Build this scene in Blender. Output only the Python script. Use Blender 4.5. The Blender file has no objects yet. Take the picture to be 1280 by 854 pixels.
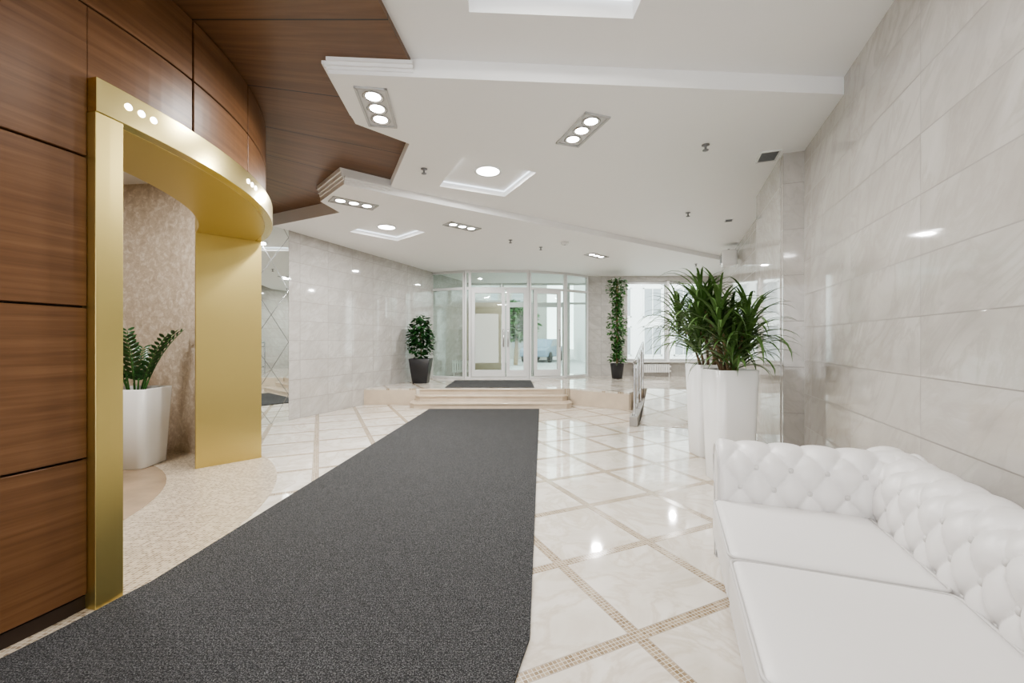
import bpy, bmesh, math, random
from mathutils import Vector, Matrix
random.seed(7)
SC=bpy.context.scene
COL=SC.collection
TH=math.radians(20.6); SN=math.sin(TH); CN=math.cos(TH)
def W(n,t,z=0.0): return Vector((CN*n+SN*t,-SN*n+CN*t,z))
pi=math.pi
# ------------------------------------------------------------ node helpers
def newmat(name):
    m=bpy.data.materials.new(name); m.use_nodes=True
    nt=m.node_tree; nt.nodes.clear()
    out=nt.nodes.new('ShaderNodeOutputMaterial')
    return m,nt,out
def setin(nt,sock,v):
    if isinstance(v,bpy.types.NodeSocket): nt.links.new(v,sock)
    elif v is not None:
        try: sock.default_value=v
        except Exception:
            sock.default_value=(v[0],v[1],v[2],1.0) if hasattr(v,'__len__') else (v,v,v)
def M(nt,op,a,b=None,c=None):
    n=nt.nodes.new('ShaderNodeMath'); n.operation=op
    setin(nt,n.inputs[0],a)
    if b is not None: setin(nt,n.inputs[1],b)
    if c is not None: setin(nt,n.inputs[2],c)
    return n.outputs[0]
def MIX(nt,f,a,b,mode='MIX'):
    n=nt.nodes.new('ShaderNodeMix'); n.data_type='RGBA'; n.blend_type=mode
    setin(nt,n.inputs[0],f)
    for s,v in ((n.inputs[6],a),(n.inputs[7],b)):
        if isinstance(v,bpy.types.NodeSocket): nt.links.new(v,s)
        else: s.default_value=(v[0],v[1],v[2],1)
    return n.outputs[2]
def NOISE(nt,vec,scale,detail=4,rough=.55,dist=0.0):
    n=nt.nodes.new('ShaderNodeTexNoise')
    if vec is not None: nt.links.new(vec,n.inputs['Vector'])
    n.inputs['Scale'].default_value=scale; n.inputs['Detail'].default_value=detail
    n.inputs['Roughness'].default_value=rough; n.inputs['Distortion'].default_value=dist
    return n.outputs[0]
def RAMP(nt,f,stops):
    n=nt.nodes.new('ShaderNodeValToRGB'); setin(nt,n.inputs[0],f)
    el=n.color_ramp.elements
    while len(el)<len(stops): el.new(.5)
    for e,(p,c) in zip(el,stops):
        e.position=p; e.color=(c[0],c[1],c[2],1) if hasattr(c,'__len__') else (c,c,c,1)
    return n.outputs[0]
def COMB(nt,x,y,z=0.0):
    n=nt.nodes.new('ShaderNodeCombineXYZ')
    setin(nt,n.inputs[0],x);setin(nt,n.inputs[1],y);setin(nt,n.inputs[2],z); return n.outputs[0]
def SEP(nt,v):
    n=nt.nodes.new('ShaderNodeSeparateXYZ'); nt.links.new(v,n.inputs[0]); return n.outputs
def VADD(nt,a,b,op='ADD'):
    n=nt.nodes.new('ShaderNodeVectorMath'); n.operation=op
    for s,v in ((n.inputs[0],a),(n.inputs[1],b)):
        if isinstance(v,bpy.types.NodeSocket): nt.links.new(v,s)
        else: s.default_value=v
    return n.outputs[0]
def TC(nt,which='Object'):
    n=nt.nodes.new('ShaderNodeTexCoord'); return n.outputs[which]
def PRIN(nt,out,col,rough=.5,metal=0.0,bump=None,bs=.3,bd=.01,**kw):
    p=nt.nodes.new('ShaderNodeBsdfPrincipled')
    if isinstance(col,bpy.types.NodeSocket): nt.links.new(col,p.inputs['Base Color'])
    else: p.inputs['Base Color'].default_value=(col[0],col[1],col[2],1)
    setin(nt,p.inputs['Roughness'],rough); setin(nt,p.inputs['Metallic'],metal)
    for k,v in kw.items(): setin(nt,p.inputs[k.replace('_',' ')],v)
    if bump is not None:
        b=nt.nodes.new('ShaderNodeBump'); b.inputs['Strength'].default_value=bs; b.inputs['Distance'].default_value=bd
        nt.links.new(bump,b.inputs['Height']); nt.links.new(b.outputs[0],p.inputs['Normal'])
    nt.links.new(p.outputs[0],out.inputs[0]); return p
def simple(name,col,rough=.5,metal=0.0,var=.06,scale=8,bumpscale=None,bs=.2,bd=.002,**kw):
    m,nt,out=newmat(name); tc=TC(nt)
    f=NOISE(nt,tc,scale)
    c2=tuple(max(0,c*(1-var)) for c in col); c1=tuple(min(1,c*(1+var)) for c in col)
    c=MIX(nt,f,c2,c1)
    b=NOISE(nt,tc,bumpscale,3) if bumpscale else None
    PRIN(nt,out,c,rough,metal,b,bs,bd,**kw); return m
def emis(name,col,s):
    m,nt,out=newmat(name); e=nt.nodes.new('ShaderNodeEmission')
    e.inputs[0].default_value=(col[0],col[1],col[2],1); e.inputs[1].default_value=s
    nt.links.new(e.outputs[0],out.inputs[0]); return m
# ------------------------------------------------------------ materials
def marble_tiles(name,base,vein,dark,tw,thh,ou=0,ov=0,rough=.045,groutc=(.29,.27,.245),vs=1.0,gw=.0030,vstr=.5):
    m,nt,out=newmat(name); uv=TC(nt,'UV'); s=SEP(nt,uv)
    u=M(nt,'DIVIDE',M(nt,'SUBTRACT',s[0],ou),tw); v=M(nt,'DIVIDE',M(nt,'SUBTRACT',s[1],ov),thh)
    fu=M(nt,'FLOOR',u); fv=M(nt,'FLOOR',v)
    wn=nt.nodes.new('ShaderNodeTexWhiteNoise'); wn.noise_dimensions='3D'
    nt.links.new(COMB(nt,fu,fv,3.0),wn.inputs['Vector'])
    off=VADD(nt,wn.outputs['Color'],(9,9,9),'MULTIPLY')
    st=COMB(nt,M(nt,'SUBTRACT',M(nt,'MULTIPLY',s[0],.9),M(nt,'MULTIPLY',s[1],.9)),M(nt,'MULTIPLY',M(nt,'ADD',s[0],M(nt,'MULTIPLY',s[1],1.1)),1.7),0.0)
    p=VADD(nt,st,off)
    n1=NOISE(nt,p,1.0*vs,5,.6,.9); n2=NOISE(nt,p,1.1*vs,6,.6,1.2)
    c=MIX(nt,RAMP(nt,n1,[(.3,0),(.68,1)]),base,dark)
    vn=M(nt,'SUBTRACT',1.0,M(nt,'MULTIPLY',M(nt,'ABSOLUTE',M(nt,'SUBTRACT',n2,.5)),18.0))
    vn=M(nt,'MULTIPLY',M(nt,'MAXIMUM',vn,0.0),vstr)
    c=MIX(nt,vn,c,vein)
    c=MIX(nt,M(nt,'MULTIPLY',wn.outputs['Value'],.4),c,dark)
    du=M(nt,'MULTIPLY',M(nt,'ABSOLUTE',M(nt,'SUBTRACT',M(nt,'FRACT',M(nt,'ADD',u,.5)),.5)),tw)
    dv=M(nt,'MULTIPLY',M(nt,'ABSOLUTE',M(nt,'SUBTRACT',M(nt,'FRACT',M(nt,'ADD',v,.5)),.5)),thh)
    g=M(nt,'LESS_THAN',M(nt,'MINIMUM',du,dv),gw)
    c=MIX(nt,g,c,groutc)
    PRIN(nt,out,c,M(nt,'ADD',rough,M(nt,'MULTIPLY',g,.4)),0.0,M(nt,'SUBTRACT',1.0,g),.4,.002,Specular_IOR_Level=.9)
    return m
mWallR=marble_tiles('marble_wall_right',(.625,.605,.575),(.43,.40,.36),(.475,.45,.415),.9,.316,2.79-.9*5,.118-.316)
mWallL=marble_tiles('marble_wall_left',(.575,.56,.535),(.39,.365,.33),(.43,.41,.385),.6,.316,0,0,vs=1.4,gw=.004)
mPillar=marble_tiles('marble_pillar_taupe',(.55,.52,.485),(.40,.37,.33),(.45,.425,.39),.9,.45,0,.1,vs=1.6)
mPillarP=marble_tiles('marble_pilaster_polished',(.62,.60,.57),(.44,.41,.37),(.50,.475,.44),1.4,.9,0,.1,vs=1.4,rough=.02)
def mk_floor():
    m,nt,out=newmat('floor_marble_mosaic'); s=SEP(nt,TC(nt))
    a=math.radians(24.6); ca,sa=math.cos(a),math.sin(a); S=.633
    u=M(nt,'SUBTRACT',M(nt,'ADD',M(nt,'MULTIPLY',s[0],ca),M(nt,'MULTIPLY',s[1],sa)),1.228)
    v=M(nt,'SUBTRACT',M(nt,'SUBTRACT',M(nt,'MULTIPLY',s[1],ca),M(nt,'MULTIPLY',s[0],sa)),1.40)
    def dist(w,S): return M(nt,'MULTIPLY',M(nt,'ABSOLUTE',M(nt,'SUBTRACT',M(nt,'FRACT',M(nt,'ADD',M(nt,'DIVIDE',w,S),.5)),.5)),S)
    d=M(nt,'MINIMUM',dist(u,S),dist(v,S))
    band=M(nt,'LESS_THAN',d,.027); joint=M(nt,'LESS_THAN',M(nt,'ABSOLUTE',M(nt,'SUBTRACT',d,.028)),.0014)
    c=.018
    uc=M(nt,'ADD',u,.009); vc=M(nt,'ADD',v,.009)
    gr=M(nt,'LESS_THAN',M(nt,'MINIMUM',dist(uc,c),dist(vc,c)),.0014)
    wn=nt.nodes.new('ShaderNodeTexWhiteNoise'); wn.noise_dimensions='2D'
    nt.links.new(COMB(nt,M(nt,'FLOOR',M(nt,'DIVIDE',uc,c)),M(nt,'FLOOR',M(nt,'DIVIDE',vc,c))),wn.inputs['Vector'])
    mos=MIX(nt,wn.outputs['Value'],(.24,.17,.10),(.42,.33,.225)); mos=MIX(nt,gr,mos,(.64,.59,.51))
    wt=nt.nodes.new('ShaderNodeTexWhiteNoise'); wt.noise_dimensions='2D'
    nt.links.new(COMB(nt,M(nt,'FLOOR',M(nt,'DIVIDE',u,S)),M(nt,'FLOOR',M(nt,'DIVIDE',v,S))),wt.inputs['Vector'])
    p=VADD(nt,COMB(nt,s[0],s[1]),VADD(nt,wt.outputs['Color'],(7,7,7),'MULTIPLY'))
    n1=NOISE(nt,p,2.2,6,.6,1.0); n2=NOISE(nt,p,2.2,5,.6,1.4)
    mar=MIX(nt,RAMP(nt,n1,[(.3,0),(.74,1)]),(.79,.75,.69),(.61,.56,.49))
    vn=M(nt,'MAXIMUM',M(nt,'SUBTRACT',1.0,M(nt,'MULTIPLY',M(nt,'ABSOLUTE',M(nt,'SUBTRACT',n2,.5)),16.0)),0.0)
    mar=MIX(nt,M(nt,'MULTIPLY',vn,.45),mar,(.48,.40,.30))
    col=MIX(nt,band,mar,mos); col=MIX(nt,joint,col,(.3,.25,.2))
    PRIN(nt,out,col,M(nt,'ADD',.06,M(nt,'MULTIPLY',band,.12)),0.0,Specular_IOR_Level=1.0)
    return m
mFloor=mk_floor()
def mk_mosaic(name,c1,c2,cell,rough=.3):
    m,nt,out=newmat(name); s=SEP(nt,TC(nt))
    def dist(w,S): return M(nt,'MULTIPLY',M(nt,'ABSOLUTE',M(nt,'SUBTRACT',M(nt,'FRACT',M(nt,'ADD',M(nt,'DIVIDE',w,S),.5)),.5)),S)
    gr=M(nt,'LESS_THAN',M(nt,'MINIMUM',dist(s[0],cell),dist(s[1],cell)),cell*.09)
    wn=nt.nodes.new('ShaderNodeTexWhiteNoise'); wn.noise_dimensions='2D'
    nt.links.new(COMB(nt,M(nt,'ROUND',M(nt,'SUBTRACT',M(nt,'DIVIDE',s[0],cell),.5)),M(nt,'ROUND',M(nt,'SUBTRACT',M(nt,'DIVIDE',s[1],cell),.5))),wn.inputs['Vector'])
    c=MIX(nt,wn.outputs['Value'],c1,c2); c=MIX(nt,gr,c,(.60,.54,.45))
    PRIN(nt,out,c,rough); return m
mMosaic=mk_mosaic('floor_fine_mosaic',(.22,.16,.10),(.54,.455,.345),.020)
def mk_beige():
    m,nt,out=newmat('niche_beige_texture'); t=TC(nt)
    n=NOISE(nt,t,14,8,.75,.6); n2=NOISE(nt,t,60,3,.7); n3=NOISE(nt,t,3.5,4,.6,2)
    c=RAMP(nt,n,[(.35,(.36,.28,.20)),(.5,(.54,.45,.345)),(.62,(.78,.71,.61))])
    c=MIX(nt,M(nt,'MULTIPLY',n2,.5),c,(.58,.48,.38)); c=MIX(nt,M(nt,'MULTIPLY',n3,.3),c,(.70,.61,.51))
    PRIN(nt,out,c,.35,0.0,n,.5,.01); return m
mBeige=mk_beige()
mBrownM=simple('brown_marble_floor',(.33,.245,.165),.06,0,.45,2.5)
def wood_nodes(nt,vec_stretch,g=1.0):
    n1=NOISE(nt,vec_stretch,2.0,8,.62,.4); n2=NOISE(nt,vec_stretch,9.0,4,.6,.2)
    s=lambda c: tuple(x*g for x in c)
    c=RAMP(nt,n1,[(.25,s((.108,.049,.020))),(.5,s((.168,.082,.036))),(.75,s((.238,.125,.060)))])
    c=MIX(nt,M(nt,'MULTIPLY',n2,.4),c,s((.118,.054,.022)))
    return c
def mk_woodwall():
    m,nt,out=newmat('wood_panel'); s=SEP(nt,TC(nt,'UV'))
    vec=COMB(nt,M(nt,'MULTIPLY',s[0],.55),M(nt,'MULTIPLY',s[1],14.0))
    PRIN(nt,out,wood_nodes(nt,vec),.38,Specular_IOR_Level=.4); return m
mWood=mk_woodwall()
CX,CY,RC=-4.67,2.53,2.75
def mk_woodceil():
    m,nt,out=newmat('wood_ceiling'); s=SEP(nt,TC(nt))
    dx=M(nt,'SUBTRACT',s[0],CX); dy=M(nt,'SUBTRACT',s[1],CY)
    r=M(nt,'SQRT',M(nt,'ADD',M(nt,'MULTIPLY',dx,dx),M(nt,'MULTIPLY',dy,dy)))
    an=M(nt,'ARCTAN2',dy,dx); st=math.radians(13.6)
    q=M(nt,'DIVIDE',an,st)
    d=M(nt,'MULTIPLY',M(nt,'MULTIPLY',M(nt,'ABSOLUTE',M(nt,'SUBTRACT',M(nt,'FRACT',M(nt,'ADD',q,.5)),.5)),st),r)
    g=M(nt,'LESS_THAN',d,.006)
    vec=COMB(nt,M(nt,'MULTIPLY',r,.55),M(nt,'MULTIPLY',an,34.0),M(nt,'MULTIPLY',M(nt,'FLOOR',q),5.3))
    c=MIX(nt,g,wood_nodes(nt,vec,.9),(.015,.006,.003))
    PRIN(nt,out,c,.30,0.0,M(nt,'SUBTRACT',1.0,g),.5,.006,Specular_IOR_Level=.5); return m
mWoodC=mk_woodceil()
mDark=simple('dark_recess',(.03,.016,.009),.6)
mWhite=simple('white_paint',(.88,.877,.868),.55,0,.01,3)
mWhiteGloss=simple('white_lacquer',(.80,.80,.79),.18,0,.01,3)
mGold=simple('gold_metal',(.66,.54,.23),.36,1.0,.03,2)
mGoldEdge=simple('gold_trim_metal',(.76,.64,.31),.2,1.0,.03,2)
mSteel=simple('brushed_steel',(.55,.55,.55),.22,1.0,.05,20)
mGrey=simple('grey_metal',(.25,.25,.26),.35,.8)
mSilver=simple('silver_reflector',(.66,.66,.66),.35,.1)
mFrameS=simple('silver_fixture_frame',(.50,.50,.50),.35,.2)
mBlack=simple('black_plastic',(.02,.02,.022),.35)
mTanStone=simple('tan_step_stone',(.58,.49,.385),.15,0,.18,5)
mFrame=simple('white_aluminium_frame',(.66,.665,.66),.3,0,.02,4)
mSoil=simple('soil',(.05,.035,.025),.9,0,.4,40,60,.6,.01)
mBark=simple('cane_bark',(.22,.15,.085),.8,0,.3,30,40,.5,.01)
mLeaf=simple('leaf_green',(.070,.135,.035),.36,0,.55,6)
mLeaf2=simple('leaf_dark_green',(.020,.075,.020),.3,0,.4,7)
mLeaf3=simple('leaf_ivy_green',(.05,.15,.035),.4,0,.5,9)
mLeather=simple('white_leather',(.765,.748,.735),.34,0,.015,6,140,.10,.002)
mPipe=simple('white_leather_piping',(.60,.585,.57),.4,0,.02,6)
mAsph=simple('asphalt',(.42,.42,.42),.9)
mBuild=simple('exterior_render_white',(.88,.875,.87),.8)
mBuildW=simple('exterior_window_grey',(.36,.38,.40),.2)
mCar=simple('car_paint_blue_grey',(.20,.27,.36),.25)
mRubber=simple('rubber',(.02,.02,.02),.7)
mCream=simple('cream_panel',(.56,.48,.36),.5)
mLampGlint=emis('lamp_and_glint_glow',(1,.985,.96),14)
mCove=emis('cove_led_strip',(.86,.93,1),1.8)
def mk_carpet():
    m,nt,out=newmat('charcoal_carpet'); t=TC(nt); s=SEP(nt,t)
    n=NOISE(nt,t,200,2,.75); n2=NOISE(nt,t,3.0,4,.6); n3=NOISE(nt,t,80,2,.6)
    c=RAMP(nt,n,[(.38,(.018,.018,.0185)),(.52,(.072,.072,.073)),(.66,(.25,.25,.25))])
    c=MIX(nt,M(nt,'MULTIPLY',n2,.35),c,(.075,.075,.076))
    rib=M(nt,'SINE',M(nt,'MULTIPLY',s[1],400.0))
    h=M(nt,'ADD',M(nt,'ADD',n,n3),M(nt,'MULTIPLY',rib,.2))
    PRIN(nt,out,c,.95,0.0,h,.9,.010,Specular_IOR_Level=.15); return m
mCarpet=mk_carpet()
def mk_mirror(name,tint,cell,ang):
    m,nt,out=newmat(name); s=SEP(nt,TC(nt,'UV'))
    u=M(nt,'DIVIDE',M(nt,'ADD',s[0],M(nt,'MULTIPLY',s[1],ang)),cell); v=M(nt,'DIVIDE',M(nt,'SUBTRACT',s[0],M(nt,'MULTIPLY',s[1],ang)),cell)
    def fd(w): return M(nt,'ABSOLUTE',M(nt,'SUBTRACT',M(nt,'FRACT',w),.5))
    g=M(nt,'LESS_THAN',M(nt,'MINIMUM',fd(u),fd(v)),.012)
    PRIN(nt,out,MIX(nt,g,tint,(.35,.36,.36)),M(nt,'ADD',.01,M(nt,'MULTIPLY',g,.2)),1.0,M(nt,'SUBTRACT',1.0,g),.3,.004); return m
mMirror=mk_mirror('diamond_mirror',(.80,.84,.82),.62,.75)
def mk_glass():
    m,nt,out=newmat('clear_glass')
    tr=nt.nodes.new('ShaderNodeBsdfTransparent'); tr.inputs[0].default_value=(.87,.925,.905,1)
    gl=nt.nodes.new('ShaderNodeBsdfGlossy'); gl.inputs['Roughness'].default_value=.01
    lw=nt.nodes.new('ShaderNodeLayerWeight'); lw.inputs[0].default_value=.5
    mx=nt.nodes.new('ShaderNodeMixShader'); nt.links.new(M(nt,'ADD',.06,M(nt,'MULTIPLY',M(nt,'POWER',lw.outputs['Facing'],4.0),.6)),mx.inputs[0])
    nt.links.new(tr.outputs[0],mx.inputs[1]); nt.links.new(gl.outputs[0],mx.inputs[2]); nt.links.new(mx.outputs[0],out.inputs[0]); return m
mGlass=mk_glass()
# ------------------------------------------------------------ mesh helpers
def obj(name,verts,faces,mat,parent=None,uvs=None,smooth=False,loc=None,rz=0):
    me=bpy.data.meshes.new(name); me.from_pydata([tuple(v) for v in verts],[],faces); me.update()
    if uvs is not None:
        l=me.uv_layers.new(name='UVMap')
        for p in me.polygons:
            for li in p.loop_indices: l.data[li].uv=uvs[me.loops[li].vertex_index]
    if smooth:
        for p in me.polygons: p.use_smooth=True
    if mat: me.materials.append(mat)
    o=bpy.data.objects.new(name,me); COL.objects.link(o)
    if parent: o.parent=parent
    if loc: o.location=loc
    if rz: o.rotation_euler[2]=rz
    return o
def fixn(o):
    bm=bmesh.new(); bm.from_mesh(o.data); bmesh.ops.recalc_face_normals(bm,faces=bm.faces); bm.to_mesh(o.data); bm.free(); return o
def empty(name,loc=(0,0,0),rz=0):
    o=bpy.data.objects.new(name,None); COL.objects.link(o); o.location=loc; o.rotation_euler[2]=rz; o.empty_display_size=.1; return o
def thing(o,label,cat,group=None):
    o['label']=label; o['category']=cat
    if group: o['group']=group
    return o
def struct(o,label=None,cat=None):
    o['kind']='structure'
    if label: o['label']=label
    if cat: o['category']=cat
    return o
def bevel(o,w=.005,seg=2):
    m=o.modifiers.new('b','BEVEL'); m.width=w; m.segments=seg; m.limit_method='ANGLE'; return o
BF=[(0,3,2,1),(4,5,6,7),(0,1,5,4),(1,2,6,5),(2,3,7,6),(3,0,4,7)]
def boxv(x0,x1,y0,y1,z0,z1):
    return [(x0,y0,z0),(x1,y0,z0),(x1,y1,z0),(x0,y1,z0),(x0,y0,z1),(x1,y0,z1),(x1,y1,z1),(x0,y1,z1)]
def box(name,x0,x1,y0,y1,z0,z1,mat,parent=None,bv=0,**k):
    o=obj(name,boxv(x0,x1,y0,y1,z0,z1),BF,mat,parent,**k)
    if bv: bevel(o,bv)
    return o
class MB:
    def __init__(s): s.v=[];s.f=[];s.uv=[]
    def add(s,vs,fs,uv=None):
        b=len(s.v); s.v+= [tuple(v) for v in vs]; s.f+=[tuple(b+i for i in f) for f in fs]; s.uv+= uv if uv else [(0,0)]*len(vs)
    def box(s,*a): s.add(boxv(*a),BF)
    def obj(s,name,mat,parent=None,**k): return obj(name,s.v,s.f,mat,parent,uvs=s.uv,**k)
def prism(name,pts,z0,z1,mat,parent=None,bv=0,**k):
    n=len(pts); v=[(p[0],p[1],z0) for p in pts]+[(p[0],p[1],z1) for p in pts]
    f=[tuple(range(n)),tuple(range(n,2*n))]+[(i,(i+1)%n,n+(i+1)%n,n+i) for i in range(n)]
    o=fixn(obj(name,v,f,mat,parent,**k))
    if bv: bevel(o,bv)
    return o
def wall(name,p0,p1,z0,z1,th,mat,u0=0.0,parent=None):
    p0=Vector((p0[0],p0[1],0));p1=Vector((p1[0],p1[1],0)); d=p1-p0; L=d.length; d.normalize(); nr=Vector((d.y,-d.x,0))*th
    v=[];uv=[]
    for z in (z0,z1):
        for p,u in ((p0,0),(p1,L),(p1+nr,L),(p0+nr,0)):
            v.append((p.x,p.y,z)); uv.append((u+u0,z))
    return fixn(obj(name,v,BF,mat,parent,uvs=uv))
def arcbox(mb,a0,a1,r0,r1,z0,z1,cx=CX,cy=CY,step=1.5):
    n=max(2,int(abs(a1-a0)/step)+1); vs=[];uv=[]
    for i in range(n+1):
        a=math.radians(a0+(a1-a0)*i/n)
        for r,z in ((r0,z0),(r1,z0),(r1,z1),(r0,z1)):
            vs.append((cx+r*math.cos(a),cy+r*math.sin(a),z)); uv.append((a*2.75,z))
    fs=[(0,1,2,3)]
    for i in range(n):
        b=i*4
        for k in range(4): fs.append((b+k,b+4+k,b+4+(k+1)%4,b+(k+1)%4))
    b=n*4; fs.append((b+3,b+2,b+1,b)); mb.add(vs,fs,uv)
def tube(mb,pts,r,seg=8,closed=False,r2=None):
    n=len(pts); P=[Vector(p) for p in pts]; vs=[]
    for i in range(n):
        if closed: t=P[(i+1)%n]-P[i-1]
        else: t=P[min(i+1,n-1)]-P[max(i-1,0)]
        t.normalize(); up=Vector((0,0,1)) if abs(t.z)<.95 else Vector((1,0,0))
        a=t.cross(up).normalized(); b=a.cross(t)
        rr=r if r2 is None else r+(r2-r)*i/(n-1)
        for k in range(seg): 
            an=2*pi*k/seg; vs.append(P[i]+a*math.cos(an)*rr+b*math.sin(an)*rr)
    fs=[]
    for i in range(n if closed else n-1):
        j=(i+1)%n
        for k in range(seg): fs.append((i*seg+k,i*seg+(k+1)%seg,j*seg+(k+1)%seg,j*seg+k))
    if not closed: fs.append(tuple(range(seg))[::-1]); fs.append(tuple((n-1)*seg+k for k in range(seg)))
    mb.add(vs,fs)
def lathe(mb,prof,seg=24,c=(0,0,0)):
    vs=[(c[0]+r*math.cos(2*pi*k/seg),c[1]+r*math.sin(2*pi*k/seg),c[2]+z) for r,z in prof for k in range(seg)]
    fs=[(i*seg+k,i*seg+(k+1)%seg,(i+1)*seg+(k+1)%seg,(i+1)*seg+k) for i in range(len(prof)-1) for k in range(seg)]
    fs.append(tuple(range(seg))[::-1]); fs.append(tuple((len(prof)-1)*seg+k for k in range(seg))); mb.add(vs,fs)
def roundbox(name,sx,sy,sz,r,mat,parent=None,loc=(0,0,0),n=14,bulge=0.0):
    bm=bmesh.new(); bmesh.ops.create_cube(bm,size=2.0); bmesh.ops.subdivide_edges(bm,edges=bm.edges[:],cuts=n,use_grid_fill=True)
    hx,hy,hz=sx/2,sy/2,sz/2
    for v in bm.verts:
        c=v.co
        q=[math.copysign(abs(math.sin(x*pi/2)),x) for x in c]
        p=Vector((q[0]*hx,q[1]*hy,q[2]*hz))
        inner=Vector((max(-hx+r,min(hx-r,p.x)),max(-hy+r,min(hy-r,p.y)),max(-hz+r,min(hz-r,p.z))))
        d=p-inner
        if d.length>1e-6: p=inner+d.normalized()*r
        if bulge and q[2]>0: p.z+=bulge*(1-q[0]**4)*(1-q[1]**4)*max(0,q[2])
        v.co=p
    me=bpy.data.meshes.new(name); bm.to_mesh(me); bm.free()
    for p in me.polygons: p.use_smooth=True
    me.materials.append(mat); o=bpy.data.objects.new(name,me); COL.objects.link(o); o.location=loc
    if parent: o.parent=parent
    return o
def cut(o,cutters):
    for c in cutters:
        m=o.modifiers.new('c','BOOLEAN'); m.object=c; m.operation='DIFFERENCE'; m.solver='EXACT'
    bpy.context.view_layer.update()
    dg=bpy.context.evaluated_depsgraph_get(); me=bpy.data.meshes.new_from_object(o.evaluated_get(dg))
    o.modifiers.clear(); o.data=me
    for c in cutters: bpy.data.objects.remove(c,do_unlink=True)
def rotrect(cx,cy,sx,sy,a):
    a=math.radians(a); c,s=math.cos(a),math.sin(a)
    return [(cx+x*c-y*s,cy+x*s+y*c) for x,y in ((-sx/2,-sy/2),(sx/2,-sy/2),(sx/2,sy/2),(-sx/2,sy/2))]
def copytree(o,loc,rz=None,scale=None):
    c=o.copy(); COL.objects.link(c); c.location=loc
    if rz is not None: c.rotation_euler[2]=rz
    if scale: c.scale=scale
    for ch in list(o.children):
        k=ch.copy(); COL.objects.link(k); k.parent=c
    return c
# ------------------------------------------------------------ levels
ZA,ZW,ZB,ZC=3.23,3.19,3.10,3.01
HP=.32; NW=1.22; NL=-5.65; YE=10.45; YB=11.3
# ------------------------------------------------------------ floor
fl=box('floor',-8,8,-4.2,12.8,-.1,0,mFloor); struct(fl,'polished cream marble floor with mosaic bands','floor')
ring=MB(); arcbox(ring,-75,76,2.0,2.84,0,.003,step=1.5)
o=ring.obj('floor.001',mMosaic); struct(o,'fine beige mosaic floor ring in the niche','floor')
o=prism('floor.002',[(CX+2.0*math.cos(a*pi/36),CY+2.0*math.sin(a*pi/36)) for a in range(72)],0,.003,mBrownM); struct(o,'brown marble niche floor','floor')
pl=[(-2.98,8.3),(1.15,8.3),(2.13,7.62),W(-.5,8.75)[:2],W(1.22,8.75)[:2],W(1.22,12.9)[:2],(-1.6,12.6),(-2.2,10.6)]
pl=[tuple(p) for p in pl]
o=prism('floor.003',pl,0,HP,mFloor); struct(o,'raised entrance platform in polished marble','floor')
tr=wall('trim_1',(-2.96,8.3-.012),(-1.9,8.3-.012),.0,HP-.03,-.01,mTanStone); struct(tr)
tr=wall('trim_2',(1.15,8.288),(2.125,7.61),.0,HP-.03,-.01,mTanStone); struct(tr)
tr=wall('trim_3',(2.145,7.60),tuple((W(-.5,8.75)+Vector((.02,0,0)))[:2]),.0,HP-.03,-.01,mTanStone); struct(tr)
t0=6.55;t1=8.75
rv=[W(-.42,t0,.002),W(NW,t0,.002),W(NW,t1,.002),W(-.42,t1,.002),W(-.42,t0,.006),W(NW,t0,.006),W(NW,t1,HP),W(-.42,t1,HP)]
o=fixn(obj('floor.004',rv,BF,mFloor)); struct(o,'gently sloping marble ramp','floor')
st=empty('stair_flight',(-.4,7.8,0)); thing(st,'three shallow tan stone steps up to the entrance platform','steps')
for i in range(3):
    w=1.52-.05*i
    z0=HP/3*i; z1=HP/3*(i+1)-(.001 if i==2 else 0)
    y0=.26*i
    y1=.495
    prism('step',[(-w+.1,y0),(w-.1,y0),(w,min(y0+.1,y1-.01)),(w,y1),(-w,y1),(-w,min(y0+.1,y1-.01))] if i<2 else [(-w,y0-.04),(w,y0-.04),(w,y1),(-w,y1)],z0+.001,z1-.03,mTanStone,st)
    prism('tread',[(-w+.1-.01,y0-.02),(w-.1+.01,y0-.02),(w+.015,y0+.09),(w+.015,y1),(-w-.015,y1),(-w-.015,y0+.09)] if i<2 else [(-w,y0-.06),(w,y0-.06),(w,y1),(-w,y1)],z1-.03,z1,mTanStone,st,bv=.006)
cp=[(.50,7.72),(.075,1.76),(0.0,1.5),(-.25,-3.5),(-3.6,-3.5)]
for a in range(-80,-9,2):
    cp.append((CX+2.82*math.cos(math.radians(a)),CY+2.82*math.sin(math.radians(a))))
cp=[p for p in cp]+[(-1.86,2.16),(-1.52,7.72)]
o=prism('carpet_runner',cp,.003,.014,mCarpet); thing(o,'long charcoal grey ribbed carpet runner leading to the steps','carpet')
o=box('door_mat',-1.35,.45,8.45,10.0,HP,HP+.012,mCarpet,bv=.003); thing(o,'charcoal entrance mat on the platform before the doors','door mat')
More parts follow.
